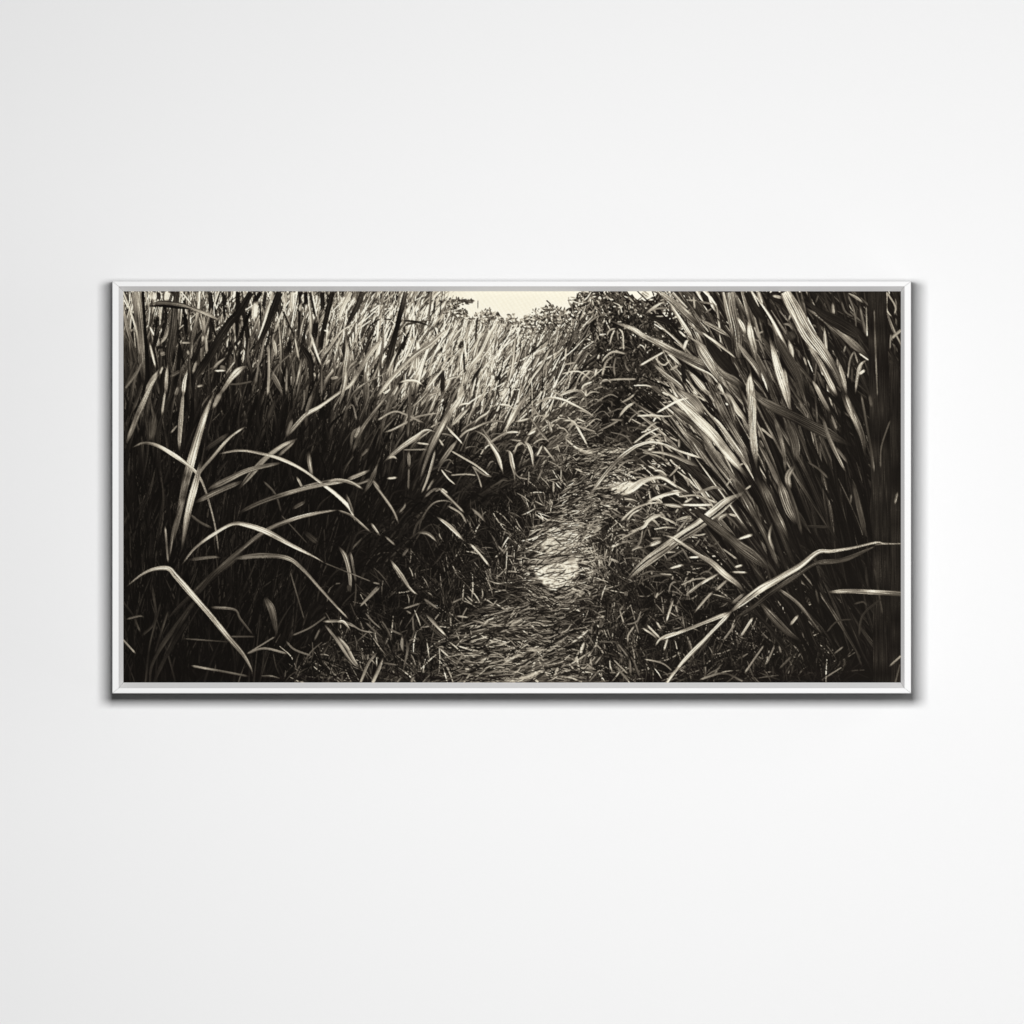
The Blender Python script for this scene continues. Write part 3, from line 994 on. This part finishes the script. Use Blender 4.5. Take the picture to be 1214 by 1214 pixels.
        rip = rng.normal(0, 1, n); rip = np.apply_along_axis(lambda r: np.convolve(r, np.ones(25)/5, 'same'), 1, rip)
        rip = blur(rip, 1)
        img[sl] = img[sl]*(1-m)+m*np.clip(tone+30*rip, 30, 240)
    bare([(649,636),(657,628),(682,626),(687,634),(684,646),(668,656),(650,657),(640,645)], 214)
    bare([(630,671),(650,665),(686,661),(684,680),(672,694),(656,698),(642,689),(634,681)], 228)
    bare([(632,664),(656,657),(682,655),(682,663),(655,668),(638,671)], 150)
    bare([(684,530),(700,532),(744,531),(744,536),(704,541),(690,538)], 185)
    bare([(722,574),(748,570),(758,576),(744,586),(726,585)], 222)
    bare([(600,792),(640,780),(655,784),(648,806),(612,809)], 90)
    hand(GROUND, .7, .9)
    for k in range(2200):                             # loose straw back over the path
        y = rng.uniform(525, 810); x = rng.normal(np.interp(y, PY, PX), .55*np.interp(y, PY, PW))
        size = np.interp(y, [520, 640, 809], [.5, .7, 1.1])
        onb = (625 < y < 696 and 632 < x < 688) or (565 < y < 585 and 725 < x < 760)
        if onb and rng.random() < .66: continue
        g = np.clip(tone_at(x, y)*rng.choice([.25, .5, 1.5, 2.2]), 14, 210) if not onb else rng.choice([50, 90, 140])
        dab(x, y, rng.uniform(8, 26)*size, rng.uniform(.6, 1.1)*size, 80+20*clump(x, y, cd, 19)+rng.normal(0, 12), g, rng.uniform(-30, 30), a0=.4)
    fan = sorted((rng.uniform(0, 1), rng.random()) for _ in range(150))
    for t, r in fan:                                  # long leaves fanning up from the right-hand clump
        x = np.interp(t, [0, 1], [862, 1030])+rng.normal(0, 12); y = np.interp(t, [0, 1], [610, 720])+rng.normal(0, 26)
        ln = rng.uniform(150, 330); an = rng.normal(np.interp(t, [0, 1], [-38, -12]), 7)
        ln = min(ln, (x-rng.uniform(778, 815))/max(.1, math.sin(math.radians(-an+4))))
        if ln < 60: continue
        w = rng.uniform(2.2, 5.6); xm, ym = x+math.sin(math.radians(an))*ln*.6, y-math.cos(math.radians(an))*ln*.6
        g = np.clip(tone_at(np.clip(xm, 146, 1067), max(346, ym))*rng.choice([.3, .45, .9, 1.7, 2.2])*rng.lognormal(0, .2), 14, 215)
        gb = np.clip(tone_at(np.clip(x, 146, 1067), min(y, 808))*.8, 12, 90)
        stroke(curve(x, y, an, ln, rng.normal(-7, 7)), [w*.7, w, w*1.05, w*.8, w*.1], [gb, g*.6, g, g*1.05, g], streak=.4, edge=.6, a0=0.)
    hand(RIGHT, .84, .95)
    # ---- down to the printing grid, grain, canvas weave, sepia inks
    R = 2
    h2, w2 = H//R*R, W//R*R
    g = img[:h2, :w2].reshape(h2//R, R, w2//R, R).mean((1, 3))
    g = g+.1*(g-blur(g, 10))
    g = 255*np.clip(g/255, 0, 1)**1.1
    g = g+.15*(g-blur(g, 1))                           # crisp printing
    nz = blur(rng.normal(0, 1, g.shape), 1)*2.2
    g = g*(1+.05*nz*np.clip((225-g)/60, .12, 1))
    Y, X = np.mgrid[0:g.shape[0], 0:g.shape[1]]*(R/S)
    weave = np.sin((X*.82-Y*.57)*2*math.pi/4.6)+.5*np.sin((X*.35+Y*.94)*2*math.pi/3.3)
    g = g+weave*np.clip((g-150)/90, 0, 1)*2.6
    lift = np.clip((px[::R, ::R][:g.shape[0], :g.shape[1]]-300)/700, 0, 1)
    g = np.clip(g, 0, 250)
    g = g+lift*np.clip(1-g/90, 0, 1)*9
    t = g/255.
    xs = [0, .08, .25, .5, .75, .95, 1.]
    rgb = np.stack([np.interp(t, xs, [.045,.105,.275,.535,.785,.968,.99]), np.interp(t, xs, [.035,.09,.250,.500,.745,.945,.975]), np.interp(t, xs, [.025,.075,.215,.445,.665,.865,.92])], -1)
    return rgb                                        # display values, row 0 = top

# ---------------------------------------------------------------- the framed canvas
art = bpy.data.objects.new('framed_canvas', None); C.objects.link(art)
art.location = (PX(606.6), 0, PZ(822)); art.empty_display_size = .1
art['label'] = 'wide sepia print of a path through tall cane, slim white frame, on white wall'
art['category'] = 'wall art'
OX, OZ = art.location.x, art.location.z
# corners of outer edge, inner edge of the white face, and of the canvas opening: left, top, right, bottom
OUT = (133.1, 333.3, 1080.1, 822.0); RIM = (140.6, 339.4, 1072.4, 815.9); OPEN = (146.2, 345.3, 1068.1, 809.2)
def corners(b, inset=0.0):
    l, t, r, bo = b
    return [(l+inset, t+inset), (r-inset, t+inset), (r-inset, bo-inset), (l+inset, bo-inset)]     # TL TR BR BL
def prism(name, prof, side, m, parent, gap):
    """one mitred side of the frame: prof = list of (corner ring, depth y)"""
    a, b = side, (side+1) % 4
    rings = []
    for ring, y in prof:
        p, q = np.array(ring[a]), np.array(ring[b]); d = (q-p)/np.linalg.norm(q-p)
        rings.append((p+d*gap, q-d*gap, y))
    V = [(PX(p[0])-OX, y, PZ(p[1])-OZ) for p, q, y in rings]+[(PX(q[0])-OX, y, PZ(q[1])-OZ) for p, q, y in rings]
    n = len(prof)
    F = [tuple(range(n)), tuple(range(2*n-1, n-1, -1))]+[(k, (k+1) % n, n+(k+1) % n, n+k) for k in range(n)]
    return mesh_obj(name, V, F, m, parent)
co, ci, cr, cp = corners(OUT), corners(OUT, .7), corners(RIM), corners(OPEN)
LIPY = FRONT+.0078
for side in range(4):
    rail = prism('frame_rail', [(co, -.0006), (co, FRONT+.0007), (ci, FRONT), (cr, FRONT), (cr, -.0006)], side, M_RAIL, art, .16)
    rail.data.materials.append(M_SIDE)
    for f in rail.data.polygons:                       # the outer flank is greyed to cut its bounce onto the wall
        cy = [rail.data.vertices[v].co.y for v in f.vertices]
        if max(cy) > -.001 and min(cy) < FRONT+.001 and all(min(np.hypot(*(np.subtract((607+1000*(rail.data.vertices[v].co.x+OX), 607-1000*(rail.data.vertices[v].co.z+OZ)), c))) for c in co) < .6 for v in f.vertices): f.material_index = 1
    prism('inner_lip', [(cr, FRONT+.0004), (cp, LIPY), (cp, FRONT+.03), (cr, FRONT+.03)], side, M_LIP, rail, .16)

# printed canvas: one fine sheet carrying the picture as ink colour, wrapped round the stretcher
ink = paint_print()
h, w = ink.shape[:2]
lin = np.where(ink <= .04045, ink/12.92, ((ink+.055)/1.055)**2.4)/LIGHT_ON_CANVAS
ys, xs = np.mgrid[0:h, 0:w]
vx = (AX-.6+xs*(AW+1.2)/(w-1)-607)/1000-OX; vz = (607-(AY-.5+ys*(AH+1.)/(h-1)))/1000-OZ
CY = LIPY+.0004
co_ = np.stack([vx, np.full_like(vx, CY), vz], -1).reshape(-1, 3)
idx = np.arange(h*w).reshape(h, w)
quads = np.stack([idx[:-1, :-1], idx[1:, :-1], idx[1:, 1:], idx[:-1, 1:]], -1).reshape(-1, 4)
edge = np.concatenate([idx[0, :], idx[1:, -1], idx[-1, -2::-1], idx[-2:0:-1, 0]])
back = co_[edge].copy(); back[:, 1] = CY+.034
bi = h*w+np.arange(len(edge))
sides = np.stack([edge, np.roll(edge, -1), np.roll(bi, -1), bi], -1)
co_all = np.concatenate([co_, back]).astype(np.float32); fc = np.concatenate([quads, sides]).astype(np.int32)
col = np.ones((len(co_all), 4), np.float32)
col[:h*w, :3] = lin.reshape(-1, 3); col[h*w:, :3] = lin.reshape(-1, 3)[edge]
me = bpy.data.meshes.new('canvas_print')
me.vertices.add(len(co_all)); me.vertices.foreach_set('co', co_all.ravel())
me.loops.add(fc.size); me.loops.foreach_set('vertex_index', fc.ravel())
me.polygons.add(len(fc)); me.polygons.foreach_set('loop_start', np.arange(0, fc.size, 4, dtype=np.int32))
me.update(calc_edges=True)
ca = me.color_attributes.new('ink', 'FLOAT_COLOR', 'POINT'); ca.data.foreach_set('color', col.ravel())
mp = bpy.data.materials.new('printed_canvas'); mp.use_nodes = True
nt = mp.node_tree; b = nt.nodes['Principled BSDF']
at = nt.nodes.new('ShaderNodeAttribute'); at.attribute_name = 'ink'
nt.links.new(at.outputs['Color'], b.inputs['Base Color'])
b.inputs['Roughness'].default_value = .85; b.inputs['Specular IOR Level'].default_value = .04
tc = nt.nodes.new('ShaderNodeTexCoord'); hs = []
for rot in (32, -58):                                  # cloth weave: two sets of threads
    mpn = nt.nodes.new('ShaderNodeMapping'); mpn.inputs['Rotation'].default_value = (0, math.radians(rot), 0)
    wv = nt.nodes.new('ShaderNodeTexWave'); wv.inputs['Scale'].default_value = 95; wv.inputs['Distortion'].default_value = .6
    nt.links.new(tc.outputs['Object'], mpn.inputs['Vector']); nt.links.new(mpn.outputs['Vector'], wv.inputs['Vector']); hs.append(wv)
ad = nt.nodes.new('ShaderNodeMath'); ad.operation = 'ADD'
nt.links.new(hs[0].outputs['Fac'], ad.inputs[0]); nt.links.new(hs[1].outputs['Fac'], ad.inputs[1])
bp = nt.nodes.new('ShaderNodeBump'); bp.inputs['Strength'].default_value = .12; bp.inputs['Distance'].default_value = .0003
nt.links.new(ad.outputs[0], bp.inputs['Height']); nt.links.new(bp.outputs['Normal'], b.inputs['Normal'])
me.materials.append(mp)
cv = bpy.data.objects.new('canvas_print', me); C.objects.link(cv); cv.parent = art
cv['label'] = 'sepia picture of a trodden path winding between walls of tall cane leaves'
